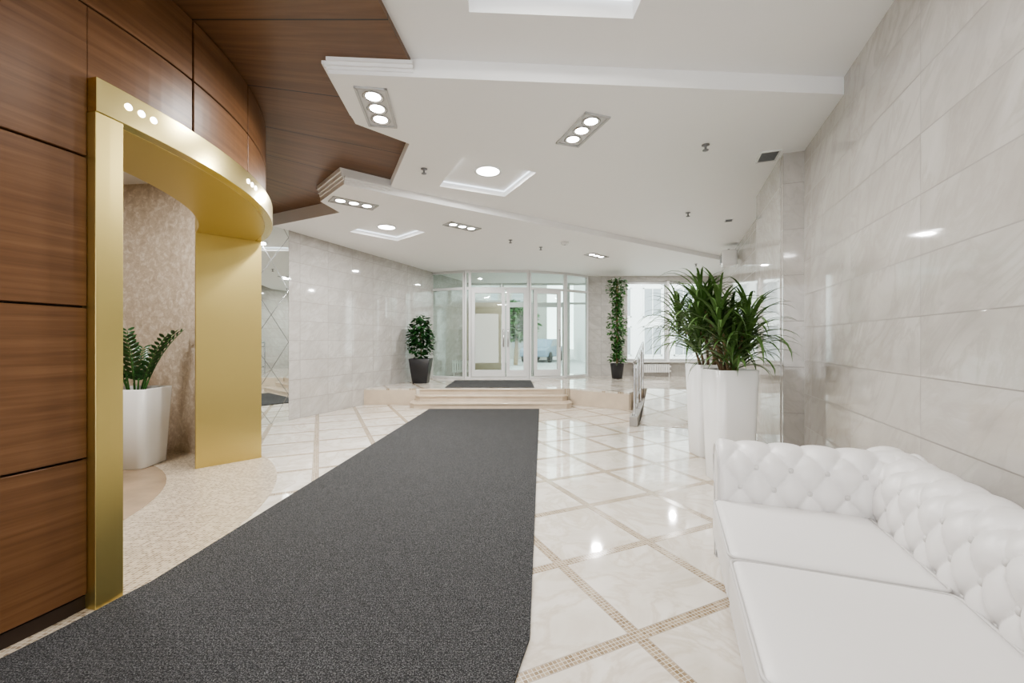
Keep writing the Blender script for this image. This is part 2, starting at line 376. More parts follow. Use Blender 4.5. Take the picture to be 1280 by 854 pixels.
# ------------------------------------------------------------ walls
wr=wall('wall_right',W(NW,-4.5),W(NW,13.2),0,3.4,.2,mWallR,u0=-4.5); struct(wr,'polished marble tiled wall','wall')
o=wall('wall_left',W(NL,13.0),W(NL,4.985),0,3.4,.2,mWallL,u0=0); struct(o,'polished grey marble tiled wall','wall')
o=wall('wall_mirror',W(NL,4.98),W(NL,3.35),0,3.4,.2,mMirror); struct(o,'mirrored wall panel with bevelled diamond grid','mirror wall')
v=[];uv=[]
for z in (0,ZB):
    for n_,t_,u in ((1.045,4.81,0),(NW,4.81,.2),(NW,6.15,1.5),(1.045,6.15,1.34)): v.append(W(n_,t_,z)); uv.append((u,z))
o=fixn(obj('wall_pilaster',v,BF,mPillar,uvs=uv)); struct(o,'taupe marble pilaster projecting from the wall','pilaster')
o=wall('wall_pilaster_facing',W(1.035,6.13),W(1.035,4.90),.1,ZB,-.01,mPillarP); struct(o,'polished pale marble facing on the pilaster','pilaster')
o=box('wall_rear_unseen',-6,3.5,-4.3,-4.1,2.9,3.4,mWhite); struct(o)  # unseen rear wall, left open between posts to admit daylight as fill
for i,x in enumerate((-6,-3.2,-.8,1.4)):
    o=box('wall_rear_unseen',x,x+.15,-4.3,-4.1,0,2.9,mWhite); struct(o)
o=box('wall_left_near',-6.2,-6.0,-4.2,0.6,0,3.4,mWhite); struct(o)
# ------------------------------------------------------------ wood wall (cylinder)
mb=MB()
def panel(a0,a1,z0,z1,g0=.12,g1=.12,gz0=.0045,gz1=.0045):
    arcbox(mb,a0+g0,a1-g1,RC-.03,RC,z0+gz0,z1-gz1)
rows=[.07,.705,1.41,2.11,2.82,ZW]
cols=[-96,-82,-68,-54,-40,-26,-12]
for i in range(len(cols)-2):
    for j in range(5): panel(cols[i],cols[i+1],rows[j],rows[j+1])
for j in range(3): panel(-26,-12,rows[j],rows[j+1],.16,0)
panel(-26,-12,2.11,2.82,.16,0); panel(-12,0,2.48,2.82,0,.16,0)
panel(-26,0,2.82,ZW)
ac=[0,13.6,27.2,40.8,54.4,68,76]
for i in range(6):
    panel(ac[i],ac[i+1],2.82,ZW); panel(ac[i],ac[i+1],2.48,2.82)
for a0,a1 in ((46.2,54.4),(54.4,68),(68,76)):
    for z0,z1 in ((.07,.705),(.705,1.41),(1.41,2.11),(2.11,2.48)): panel(a0,a1,z0,z1)
o=mb.obj('wall_wood',mWood); bevel(o,.003,1); struct(o,'curved wall clad in horizontal dark walnut panels','wall')
mb=MB()
arcbox(mb,-96,-12,RC-.08,RC-.032,0,ZW); arcbox(mb,-12,46,RC-.08,RC-.032,2.48,ZW); arcbox(mb,46,76,RC-.08,RC-.032,0,ZW)
o=mb.obj('wall_wood_backing',mDark); struct(o)
mb=MB(); arcbox(mb,-96,-12,RC-.03,RC-.012,0,.066)
o=mb.obj('baseboard_wood',mDark); struct(o)
mb=MB(); arcbox(mb,50,264,2.42,2.46,0,ZB,step=3); o=mb.obj('wall_niche',mBeige,smooth=False); struct(o,'curved beige textured niche wall','wall')
mb=MB(); arcbox(mb,-96,-12.2,2.42,2.46,0,ZB,step=3); o=mb.obj('wall_niche_side',mBeige); struct(o)
o=prism('ceiling_niche',[(CX+2.6*math.cos(a*pi/36),CY+2.6*math.sin(a*pi/36)) for a in range(72)],ZB,ZB+.04,mWhite); struct(o)
# ------------------------------------------------------------ gold portal
po=empty('gold_portal',(CX+2.78,CY+.6,0)); thing(po,'tall curved polished gold metal portal framing the niche opening','portal')
off=(-(CX+2.78),-(CY+.6),0)
def pc(mb,name,mat,lab=None):
    o=mb.obj(name,mat,po); o.location=off; bevel(o,.002,2)
    return o
R0,R1=2.23,2.80
mb=MB(); arcbox(mb,-12.0,-9.6,R0,R1,.001,2.32); pc(mb,'jamb',mGold)
mb=MB(); arcbox(mb,45.0,46.1,R0,R1,.001,2.32); pc(mb,'jamb',mGold)
mb=MB(); arcbox(mb,-12.0,46.1,R0,R1-.062,2.32,2.345,step=1); pc(mb,'soffit',mGold)
mb=MB(); arcbox(mb,-12.0,46.1,R1-.06,R1+.005,2.3205,2.48,step=.5); pc(mb,'header',mGoldEdge)
mb=MB(); arcbox(mb,-12.0,46.1,R0,R0+.03,2.346,2.48,step=1); pc(mb,'header_back',mGold)
mb=MB(); arcbox(mb,-12.0,-11.5,R0+.031,R1-.061,2.346,2.48,step=1); pc(mb,'header_end',mGold)
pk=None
for an in (-9.2,-7.9,-6.6,10.6,12.0,13.4):  # glowing discs imitate spot reflections on the polished header, no lamps here
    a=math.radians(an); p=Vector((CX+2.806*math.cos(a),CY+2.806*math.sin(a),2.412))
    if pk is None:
        mb=MB(); lathe(mb,[(.016,0),(.016,.003),(.010,.004),(.001,.004)],18); pk=mb.obj('header_glint',mLampGlint,po,smooth=True); o=pk
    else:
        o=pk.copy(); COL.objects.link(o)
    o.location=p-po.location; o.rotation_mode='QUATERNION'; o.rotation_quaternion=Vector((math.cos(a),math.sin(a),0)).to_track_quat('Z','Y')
# ------------------------------------------------------------ ceiling
ca=box('ceiling',-8,8,-4.2,12.8,ZA,ZA+.3,mWhite); struct(ca,'white plaster ceiling with stepped levels','ceiling')
cut(ca,[prism('cut',rotrect(.27,2.0,1.0,1.1,3),ZA-.1,ZA+.12,mWhite)])
P1=(-1.27,2.9);P2=(-1.33,3.57);P3=(-.96,3.93);Q0=(-1.457,5.03)
Q1=(-1.88,4.7);Q2=(-2.41,5.28);Q3=(-2.35,5.73);Q4=(-3.66,6.4)
cb=prism('ceiling.001',[P1,(2.6,3.15),(4.9,9.35),Q0,P3,P2],ZB,ZA,mWhite); struct(cb,'dropped white plaster ceiling panel with zigzag edge','ceiling')
cut(cb,[prism('cut',rotrect(-.3,4.8,.85,.85,25),ZB-.1,ZB+.07,mWhite)])
cc=prism('ceiling.002',[Q0,(4.9,9.35),(6.2,12.8),(-1.3,12.8),Q4,Q3,Q2,Q1],ZC,ZA,mWhite); struct(cc,'lower white plaster ceiling panel near the entrance','ceiling')
cut(cc,[prism('cut',rotrect(-2.0,6.75,.85,.85,46),ZC-.1,ZC+.07,mWhite)])
cw=prism('ceiling.003',[(-.9,-4.1),(-.76,2.4),(-.71,2.936),P1,P2,P3,Q0,Q1,Q2,Q3,Q4,(-4.2,5.3),(-7.5,5.3),(-7.5,-4.1)],ZW,ZA,mWoodC); struct(cw,'dark walnut ceiling cladding with radial joints','ceiling')
k=[10]
def trimline(p,q,z0,z1,out,mat=mWhite):
    k[0]+=1
    o=wall('trim_%d'%k[0],p,q,z0,z1,out,mat); struct(o); return o
for (p,q,zb,zt) in ((P1,(-.69,2.938),ZB,ZW),(P1,P2,ZB,ZW),(Q1,Q0,ZC,ZB),(Q1,Q2,ZC,ZW)):
    for i,(a_,b_,o_) in enumerate(((.30,.5,.012),(.5,.75,.028),(.75,1.0,.045))):
        h=zt-zb
        sgn = 1 if (p,q) in ((P1,(-.69,2.938)),(Q1,Q0)) else -1
        trimline(p,q,zb+h*a_,zb+h*b_,o_*sgn)
def cove(cx,cy,sx,sy,a,z):
    pts=rotrect(cx,cy,sx-.02,sy-.02,a)
    for i in range(4): trimline(pts[i],pts[(i+1)%4],z,z+.008,-.010,mCove)
cove(.27,2.0,1.0,1.1,3,ZA+.10); cove(-.3,4.8,.85,.85,25,ZB+.055); cove(-2.0,6.75,.85,.85,46,ZC+.055)
# ------------------------------------------------------------ downlights, added fill lights
def triple():
    e=empty('spotlight_fixture')
    mb=MB()
    L,Wd=.56,.235
    mb.box(-Wd/2,Wd/2,-L/2,-L/2+.018,-.014,.0); mb.box(-Wd/2,Wd/2,L/2-.018,L/2,-.014,.0)
    mb.box(-Wd/2,-Wd/2+.018,-L/2,L/2,-.014,.0); mb.box(Wd/2-.018,Wd/2,-L/2,L/2,-.014,.0)
    mb.obj('frame',mFrameS,e)
    box('back_plate',-Wd/2+.018,Wd/2-.018,-L/2+.018,L/2-.018,-.003,-.0005,mSilver,e)
    for y in (-.165,0,.165):
        mb=MB(); lathe(mb,[(.062,-.003),(.074,-.003),(.079,-.009),(.070,-.011),(.062,-.006)],24,(0,y,0)); mb.obj('lamp_ring',mSteel,e,smooth=True)
        mb=MB(); lathe(mb,[(.001,-.010),(.035,-.009),(.056,-.006),(.061,-.004)],24,(0,y,0)); mb.obj('lamp',mLampGlint,e,smooth=True)
    return e
T=triple(); T.location=(-1.07,3.33,ZB); T.rotation_euler[2]=math.radians(8)
thing(T,'recessed ceiling fixture with three round spot lamps','ceiling light','triple spot ceiling lights')
ls=[(.61,3.68,ZB,19),(-2.01,5.34,ZC,-52),(-.76,6.42,ZC,-48),(1.73,8.6,ZC,-45)]
for x,y,z,a in ls: copytree(T,(x,y,z),math.radians(a))
def area(x,y,z,s,e,col=(1,.985,.965),sh='DISK'):
    l=bpy.data.lights.new('lamp_and_fill_light','AREA'); l.shape=sh; l.size=s; l.energy=e; l.color=col; l.specular_factor=.02
    o=bpy.data.objects.new('lamp_and_fill_light',l); COL.objects.link(o); o.location=(x,y,z)
    return o
for x,y,z in [(-1.07,3.33,ZB)]+[q[:3] for q in ls]: area(x,y,z-.03,.16,24)
R=empty('round_downlight',(-.29,4.6,ZB+.07)); thing(R,'round recessed ceiling lamp inside a square cove','ceiling light','round ceiling lights')
mb=MB(); lathe(mb,[(.135,0),(.15,-.003),(.155,-.012),(.14,-.016),(.132,-.01)],32); mb.obj('lamp_ring',mWhiteGloss,R,smooth=True)
mb=MB(); lathe(mb,[(.001,-.016),(.08,-.015),(.125,-.011),(.134,-.006)],32); mb.obj('lamp',mLampGlint,R,smooth=True)
R.location=(-.27,4.72,ZB+.07)
copytree(R,(-2.0,6.7,ZC+.07)); 
copytree(R,(.27,1.9,ZA+.12))
area(-.27,4.72,ZB+.04,.26,32); area(-2.0,6.7,ZC+.04,.26,30); area(.27,1.9,ZA+.09,.3,14)
area(-.5,-1.5,ZA-.03,.6,45)  # unseen fill light added behind the camera, has no fixture
area(3.9,10.2,ZC-.03,.12,30); area(-.9,9.2,ZC-.03,.12,24); area(0,11.7,ZC-.03,.12,14)  # bare lights added to brighten far right, platform and vestibule
area(-3.6,3.2,ZB-.03,.5,45)  # light added to brighten the niche interior, no fixture modelled
def sprink(x,y,z):
    e=empty('sprinkler',(x,y,z)); thing(e,'small chrome ceiling fire sprinkler','sprinkler','ceiling sprinklers')
    mb=MB(); lathe(mb,[(.035,0),(.035,-.006),(.012,-.01),(.010,-.045),(.028,-.05),(.026,-.056),(.006,-.06)],14); mb.obj('body',mGrey,e,smooth=True); return e
S0=sprink(-.82,4.06+.42,ZB)
def cpt(px,py,b): d=525*b/(427-py); return ((px-640)/525*d,d)
for px,py,z in ((882,181,ZB),(860,266,ZB),(676,309,ZC),(638,300,ZC),(870,330,ZC)):
    x,y=cpt(px,py,z-1.25); copytree(S0,(x,y,z))
x,y=cpt(530,211,ZB-1.25); S0.location=(x,y,ZB)
V=empty('air_vent',(*cpt(960,195,ZB-1.25),ZB),-TH); thing(V,'small slatted ceiling air vent','vent','ceiling vents')
mb=MB(); 
for a_ in ((-.09,.09,-.13,-.115),(-.09,.09,.115,.13),(-.09,-.075,-.13,.13),(.075,.09,-.13,.13)): mb.box(a_[0],a_[1],a_[2],a_[3],-.012,0)
mb.obj('frame',mWhiteGloss,V)
mb=MB()
for i in range(9): y=-.10+.025*i; mb.box(-.075,.075,y,y+.008,-.010,-.002)
mb.obj('slats',mGrey,V)
copytree(V,(*cpt(911,275,ZB-1.25),ZB),scale=(.6,.6,1))
sd=empty('smoke_detector',(*cpt(706,303,ZC-1.25),ZC)); thing(sd,'round white ceiling smoke detector','smoke detector')
mb=MB(); lathe(mb,[(.07,0),(.07,-.02),(.055,-.04),(.02,-.045)],20); mb.obj('body',mWhiteGloss,sd,smooth=True)
mb=MB(); lathe(mb,[(.012,-.045),(.010,-.050)],12); mb.obj('sensor',mBlack,sd)
# ------------------------------------------------------------ entrance glazing
def glazed(name,p0,p1,z0,z1,trans,label,vm=(),w=.06,doors=()):
    p0=Vector((p0[0],p0[1],0));p1=Vector((p1[0],p1[1],0)); d=p1-p0;L=d.length; a=math.atan2(d.y,d.x)
    e=empty(name,(p0.x,p0.y,0),a); struct(e,label)
    mb=MB(); h=w*.6
    for x0,x1 in [(0,w*.8),(L-w*.8,L)]+[(x-w/2,x+w/2) for x in vm]: mb.box(x0,x1,-h,h,z0,z1)
    for z in [(z0,z0+.06),(z1-.06,z1)]+([(trans-w/2,trans+w/2)] if trans else []): mb.box(0,L,-h+.002,h-.002,z[0],z[1])
    f=mb.obj('frame',mFrame,e); bevel(f,.004,1)
    box('glass',.01,L-.01,-.004,.004,z0+.01,z1-.01,mGlass,e)
    for (x0,x1) in doors:
        de=MB(); q=.085
        de.box(x0,x0+q,-.05,.035,z0+.065,trans-.03); de.box(x1-q,x1,-.05,.035,z0+.065,trans-.03)
        de.box(x0,x1,-.049,.034,z0+.065,z0+.065+.16); de.box(x0,x1,-.049,.034,trans-.03-q,trans-.03)
        dd=de.obj('door_leaf',mFrame,e); bevel(dd,.004,1)
        hm=MB(); xs=x1-q/2 if doors.index((x0,x1))%2==0 else x0+q/2
        tube(hm,[(xs,-.05,z0+.8),(xs,-.10,z0+.82),(xs,-.10,z0+1.2),(xs,-.05,z0+1.22)],.014); hm.obj('door_handle',mSteel,e,smooth=True)
    return e
G0=(-2.12,10.75);G1=(-1.17,10.4);G2=(.42,10.4);G3=(1.36,10.75);G4=(2.02,11.25)
glazed('window_1',G0,G1,HP,ZC,2.56,'white framed glazed entrance screen')
glazed('door_1',G1,G2,HP,ZC,2.56,'white framed glazed double entrance doors with transom',doors=((.17,1.0),(1.03,1.54)),vm=(.13,))
glazed('door_2',G2,G3,HP,ZC,2.56,'angled white framed glazed entrance door',doors=((.12,.86),))
glazed('window_2',G3,G4,HP,ZC,2.56,'angled white framed glazed screen')
HH=[(-.30,12.7),(.5,12.7),(1.7,12.7),(3.2,12.7)]
o=wall('wall_vestibule',(-1.45,12.6),(-.32,12.6),.0,2.42,-.12,mCream); struct(o,'cream vestibule wall','wall')
glazed('window_3',(-1.45,12.7),(-.32,12.7),2.43,ZC,None,'vestibule clerestory glazing')
glazed('door_3',HH[0],HH[1],HP-.3,ZC,2.4,'outer white framed vestibule door',doors=((.06,.74),))
glazed('door_4',HH[1],HH[2],HP-.3,ZC,2.4,'outer white framed vestibule door',doors=((.08,1.1),))
glazed('window_4',HH[2],HH[3],HP-.3,ZC,2.4,'outer white framed vestibule glazing',vm=(.7,))
def bw(name,x0,x1,z0,z1,y0=YB,y1=YB+.25,mat=mWallL):
    o=wall(name,(x0,y0),(x1,y0),z0,z1,-(y1-y0),mat,u0=x0); struct(o); return o
bw('wall_back',2.03,3.1,HP,ZC); bw('wall_back.001',3.1,6.4,HP,.72); bw('wall_back.002',3.1,6.4,2.87,ZC)
bw('wall_back.003',5.25,6.4,.72,2.87)
glazed('window_5',(3.1,YB+.12),(4.18,YB+.12),.72,2.87,None,'white framed window looking onto the street',w=.045)
bw('wall_back.004',4.18,4.24,.72,2.87,mat=mWhite)
glazed('window_6',(4.24,YB+.12),(5.25,YB+.12),.72,2.87,None,'white framed window looking onto the street',w=.045)
o=box('trim_60',3.0,6.3,YB-.12,YB,.69,.72,mWhiteGloss,bv=.004); struct(o)
def radiator(loc,L,rz=0,h=.5):
    e=empty('radiator',loc,rz); thing(e,'white ribbed panel radiator near the glazing','radiator','white radiators')
    mb=MB(); n=int(L/.06)
    for i in range(n):
        x=-L/2+.06*i; mb.box(x+.006,x+.054,-.035,.035,.1,.1+h)
    mb.box(-L/2,L/2,-.02,.02,.12,.16); mb.box(-L/2,L/2,-.02,.02,h+.02,h+.06)
    f=mb.obj('panel',mWhiteGloss,e); bevel(f,.008,2)
    for s in (-1,1):
        mb=MB(); tube(mb,[(s*(L/2-.05),0,0),(s*(L/2-.05),0,.14)],.012); mb.obj('pipe',mWhiteGloss,e)
    return e
radiator((-1.36,11.3,HP),.5,0,.32); radiator((3.75,YB-.07,HP),1.0,0,.22)
e=empty('wall_speaker',tuple(W(NW-.17,8.95,ZC-.34)),-TH); thing(e,'white boxy ventilation unit mounted high on the wall','ventilation unit')
roundbox('housing',.26,.30,.30,.03,mWhiteGloss,e,(0,0,.16),8)
mb=MB()
for i in range(5): mb.box(-.145,-.128,-.10,.10,.07+.035*i,.08+.035*i)
mb.obj('grille',mGrey,e)
mb=MB(); tube(mb,[(0,0,.28),(0,0,.34)],.02); mb.obj('bracket',mGrey,e)
# ------------------------------------------------------------ railing
re=empty('handrail',tuple(W(-.5,6.55)),-TH); thing(re,'stainless steel ramp railing on a low marble curb','railing')
def rz_(t): return max(0,min(1,(t-0)/2.2))*HP
prism('curb',[(-.06,-.15),(.06,-.15),(.06,2.2),(-.06,2.2)],0.001,.14,mPillar,re,bv=.006)
for i in range(4):
    t=.0+.72*i; z=.14
    mb=MB(); lathe(mb,[(.035,z),(.035,z+.008),(.017,z+.012),(.017,rz_(t)+.90)],14,(0,t,0)); mb.obj('post',mSteel,re,smooth=False)
for i in range(12):
    if i%4==0: continue
    t=.18*i; mb=MB(); tube(mb,[(0,t,rz_(t)+.22),(0,t,rz_(t)+.80)],.006,8); mb.obj('baluster',mSteel,re,smooth=True)
for k_,zz in enumerate((.92,.80,.22)):
    mb=MB(); pts=[(0,-.12 if k_==0 else 0,zz)]+[(0,.27*i+.0001,zz+rz_(.27*i)) for i in range(1,9)]
    tube(mb,pts,.020 if k_==0 else .009,10); mb.obj('rail',mSteel,re,smooth=True)
# ------------------------------------------------------------ planters
def sqring(s,r,z,n=8):
    p=[]
    for cx,cy,a0 in ((1,1,0),(-1,1,90),(-1,-1,180),(1,-1,270)):
        for i in range(n+1):
            a=math.radians(a0+90*i/n); p.append((cx*(s/2-r)+r*math.cos(a),cy*(s/2-r)+r*math.sin(a),z))
    return p
def planter(parent,top,bot,h,r=.03,mat=mWhiteGloss):
    rings=[sqring(bot-.01,r,0),sqring(bot,r,.008),sqring(top,r,h-.006),sqring(top-.01,r,h),sqring(top-.035,r*.8,h),sqring(top-.045,r*.8,h-.05),]
    n=len(rings[0]); vs=[p for q in rings for p in q]
    fs=[(i*n+k,i*n+(k+1)%n,(i+1)*n+(k+1)%n,(i+1)*n+k) for i in range(len(rings)-1) for k in range(n)]
    fs.append(tuple(range(n))[::-1]); o=obj('pot',vs,fs,mat,parent)
    for i in range(n): o.data.polygons[n+i].use_smooth=True
    mb=MB(); q=sqring(top-.044,r*.8,h-.05); q2=sqring(top-.044,r*.8,h-.07); mb.add(q2+q,[tuple(range(n))[::-1],tuple(range(n,2*n))]+[(k,(k+1)%n,n+(k+1)%n,n+k) for k in range(n)])
    mb.obj('soil',mSoil,parent)
    return o
def strap(mb,base,az,elev,L,w,droop,seg=9):
    p=Vector(base); e=elev; pts=[]; hd=Vector((math.cos(az),math.sin(az),0)); sd=Vector((-math.sin(az),math.cos(az),0))
    for i in range(seg+1):
        pts.append((p.copy(),e)); p=p+(hd*math.cos(e)+Vector((0,0,1))*math.sin(e))*(L/seg); e-=droop/seg*(0.4+1.2*i/seg)
    vs=[]
    for i,(q,e) in enumerate(pts):
        f=i/seg; ww=w*(min(1,.35+f*3))*(1-f**3)+.001; up=Vector((0,0,1))*math.cos(e)-hd*math.sin(e)
        vs+= [q+sd*ww/2+up*ww*.18,q,q-sd*ww/2+up*ww*.18]
    fs=[]
    for i in range(seg):
        b=i*3; fs+=[(b,b+3,b+4,b+1),(b+1,b+4,b+5,b+2)]
    mb.add(vs,fs)
def dracaena(loc,rz,seed,label,hs,lean=.13,top_=.38,bot_=.32,Lm=1.0,sx=-.04):
    random.seed(seed)
    e=empty('potted_palm',loc,rz); thing(e,label,'potted plant','tall white planters with palms')
    planter(e,top_,bot_,1.0,.07)
    lf=MB()
    for i,h in enumerate(hs):
        a=2*pi*i/len(hs)+random.uniform(-.3,.3); r=.04+.05*random.random()
        bx,by=r*math.cos(a),r*math.sin(a); ln=lean*random.uniform(.5,1.3)
        top=Vector((bx+math.cos(a)*ln+sx,by+math.sin(a)*ln,.93+h))
        st=MB(); pts=[Vector((bx,by,.94)).lerp(top,k/5)+Vector((math.cos(a),math.sin(a),0))*(-.02*math.sin(pi*k/5)) for k in range(6)]
        tube(st,pts,.015,8,r2=.011); st.obj('stem',mBark,e,smooth=True)
        N=50
        for j in range(N):
            f=j/N; az=j*2.399+random.uniform(-.2,.2)
            zb=top-Vector((0,0,1))*(1-f)*.24
            el=math.radians(26+54*f+random.uniform(-10,12))
            LL=Lm*random.uniform(.44,.66)*(1-.15*f)
            if math.cos(az+rz)>.3: LL*=.82
            strap(lf,zb,az,el,LL,random.uniform(.022,.034),math.radians(random.uniform(75,150)))
    lf.obj('foliage',mLeaf,e,smooth=True)
    return e
dracaena((1.965,3.80,0),.04,3,'tall glossy white planter with bushy strap-leaved palm beside the sofa',[.34,.48,.62,.42,.70,.56,.30,.50],lean=.17,sx=-.08)
dracaena((2.17,4.66,0),.05,11,'tall glossy white planter with strap-leaved palm behind another planter',[.34,.52,.62,.44,.56],.16,Lm=1.1,sx=-.04)
def zz(loc):
    random.seed(5)
    e=empty('potted_zz_plant',loc,.1); thing(e,'white tapered planter with glossy dark green fronds inside the niche','potted plant')
    planter(e,.44,.37,.78,.06); lf=MB(); stm=MB()
    for i in range(10):
        az=2*pi*i/10+random.uniform(-.25,.25); L=random.uniform(.50,.72); el=math.radians(random.uniform(70,86)); p=Vector((.06*math.cos(az),.06*math.sin(az),.73)); pts=[]
        hd=Vector((math.cos(az),math.sin(az),0)); n=13
        for k_ in range(n+1):
            pts.append(p.copy()); p=p+(hd*math.cos(el)+Vector((0,0,1))*math.sin(el))*(L/n); el-=math.radians(random.uniform(1,4.2))
        tube(stm,pts,.009,6,r2=.003)
        sd=Vector((-math.sin(az),math.cos(az),0))
        for k_ in range(3,n+1):
            t=(pts[k_]-pts[k_-1]).normalized(); up=sd.cross(t)
            for s in (-1,1):
                d=(sd*s*.85+t*.6+up*.15*-1).normalized(); ll=random.uniform(.075,.11)*(1-.35*abs(k_/n-.5)); ww=ll*.40
                wv=d.cross(up).normalized(); q=pts[k_]
                vs=[q,q+d*ll*.3+wv*ww*.42,q+d*ll*.65+wv*ww*.45,q+d*ll,q+d*ll*.65-wv*ww*.45,q+d*ll*.3-wv*ww*.42,q+d*ll*.45-up*.006]
                lf.add(vs,[(0,1,6),(1,2,6),(2,3,6),(3,4,6),(4,5,6),(5,0,6)])
    stm.obj('stem',mLeaf3,e,smooth=True); lf.obj('foliage',mLeaf2,e,smooth=True)
zz((-3.80,4.25,.003))
def leafcloud(mb,fn,n,ll,seed):
    random.seed(seed)
    for _ in range(n):
        q=Vector(fn()); d=Vector((q.x,q.y,0)).normalized()*.8+Vector((random.uniform(-1,1),random.uniform(-1,1),random.uniform(-1.0,.5))); d.normalize()
        up=Vector((random.uniform(-.4,.4),random.uniform(-.4,.4),1)); wv=d.cross(up).normalized(); l=ll*random.uniform(.7,1.3); w=l*.5; nn=wv.cross(d)
        vs=[q,q+d*l*.35+wv*w*.5,q+d*l*.7+wv*w*.4,q+d*l-nn*l*.1,q+d*l*.7-wv*w*.4,q+d*l*.35-wv*w*.5,q+d*l*.5-nn*l*.06]
        mb.add(vs,[(0,1,6),(1,2,6),(2,3,6),(3,4,6),(4,5,6),(5,0,6)])
e=empty('potted_ficus',(-2.05,9.45,HP)); thing(e,'small ficus tree in a dark tapered planter on the platform','potted plant')
planter(e,.46,.32,.55,.02,mBlack)
mb=MB(); tube(mb,[(0,0,.5),(.01,0,.8),(-.01,.01,1.1),(0,0,1.4)],.018,8,r2=.008)
for a in range(7): tube(mb,[(0,0,.65+.1*a),(.12*math.cos(a*2.4),.12*math.sin(a*2.4),.78+.1*a),(.2*math.cos(a*2.4),.2*math.sin(a*2.4),.86+.1*a)],.007,5,r2=.003)
mb.obj('trunk',mBark,e)
def ff():
    while True:
        x,y,z=[random.uniform(-1,1) for _ in range(3)]
        if x*x+y*y+z*z<1: break
    zz_=.55+ .50*(z+1); w=.31*(1.05-.45*(z+1)/2)
    return (x*w,y*w,zz_)
mb=MB(); leafcloud(mb,ff,850,.11,4); mb.obj('foliage',mLeaf2,e,smooth=True)
e=empty('potted_climber',(2.64,10.55,HP)); thing(e,'tall climbing plant on a pole in a dark round pot','potted plant')
mb=MB(); lathe(mb,[(.12,0),(.13,.01),(.17,.36),(.175,.38),(.16,.38),(.155,.34)],20); mb.obj('pot',mBlack,e,smooth=True)
mb=MB(); lathe(mb,[(.156,.33),(.15,.345)],20); mb.obj('soil',mSoil,e)
mb=MB(); tube(mb,[(0,0,.34),(0,0,2.45)],.025,10); mb.obj('pole',mBark,e)
def fi():
    a=random.uniform(0,2*pi); z=random.uniform(.42,2.5); r=random.uniform(.02,.19)*(1+.35*math.sin(z*6)); return (r*math.cos(a),r*math.sin(a),z)
mb=MB(); leafcloud(mb,fi,1600,.09,9); mb.obj('foliage',mLeaf3,e,smooth=True)
# ------------------------------------------------------------ SOFA
SF=empty('chesterfield_sofa',tuple(W(.2,.22)),-TH); thing(SF,'white leather tufted sofa with rolled arms against the marble wall','sofa')
YL=2.40; YA=2.13; YN=.27; XB=.68
roundbox('base',.84,2.34,.235,.03,mLeather,SF,(.465,YL/2,.195),10)
prof=[]
for i in range(14): prof.append((0.0-.012*math.sin(pi*i/13),.30+.29*i/13))
cq,cz,rr=.118,.588,.118
for i in range(1,34):
    a=math.radians(180-240*i/33); prof.append((cq+rr*math.cos(a),cz+rr*math.sin(a)))
for i in range(1,9): prof.append((.177-.02*i/8,.486-.40*i/8))
def resample(P,step):
    out=[(P[0],0.0)]; tot=0; prev=Vector(P[0]); nxt=step
    for p in P[1:]:
        p=Vector(p); seg=(p-prev).length
        while tot+seg>=nxt:
            f=(nxt-tot)/seg; q=prev.lerp(p,f); out.append(((q.x,q.y),nxt)); nxt+=step
        tot+=seg; prev=p
    return out
PR=resample(prof,.0065)
TW,THt,V0=.145,.19,.235
def tuft(s,v,ph):
    a=(s+ph)/TW+(v-V0)/THt; b=(s+ph)/TW-(v-V0)/THt
    fade=1.0 if v<.52 else max(0,1-(v-.52)/.08)
    sa,sb=abs(math.sin(pi*a)),abs(math.sin(pi*b))
    d=.65*min(1.0,sa*sb*1.1)**.38+.35*min(1.0,(sa+sb)*.5)**.8
    vt=V0+THt*.5
    if v>vt+THt*.5:
        g=abs(math.sin(pi*((s+ph)/TW)))**.42
        k=min(1,(v-vt-THt*.5)/.03); d=d*(1-k)+(.4+.6*g)*k
    return .029*d*fade
def tufted(name,length,place,ph):
    ns=int(length/.0075); nv=len(PR); vs=[]
    for i in range(ns+1):
        s=length*i/ns
        ef=max(0.0,min(1.0,min(s,length-s)/.02))**.5
        for j,((q,z),v) in enumerate(PR):
            q0=Vector(PR[max(0,j-1)][0]);q1=Vector(PR[min(nv-1,j+1)][0]); t=(q1-q0).normalized(); nr=Vector((-t.y,t.x))
            d=tuft(s,v,ph)*ef
            vs.append(place(s,q+nr.x*d,z+nr.y*d))
    fs=[(i*nv+j,i*nv+j+1,(i+1)*nv+j+1,(i+1)*nv+j) for i in range(ns) for j in range(nv-1)]
    fs.append(tuple(range(nv))); fs.append(tuple(ns*nv+j for j in range(nv-1,-1,-1)))
    o=fixn(obj(name,vs,fs,mLeather,SF,smooth=True))
    for p in o.data.polygons:
        if len(p.vertices)>4: p.use_smooth=False
    return o
backp=lambda s,q,z:(XB+q,.0+s+.01,z)
armp=lambda s,q,z:(s+.03,YA+q,z)
armn=lambda s,q,z:(s+.03,YN-q,z)
tufted('backrest',YL-.02,backp,0.02); tufted('arm',.86,armp,.05); tufted('arm',.86,armn,.05)
bme=None
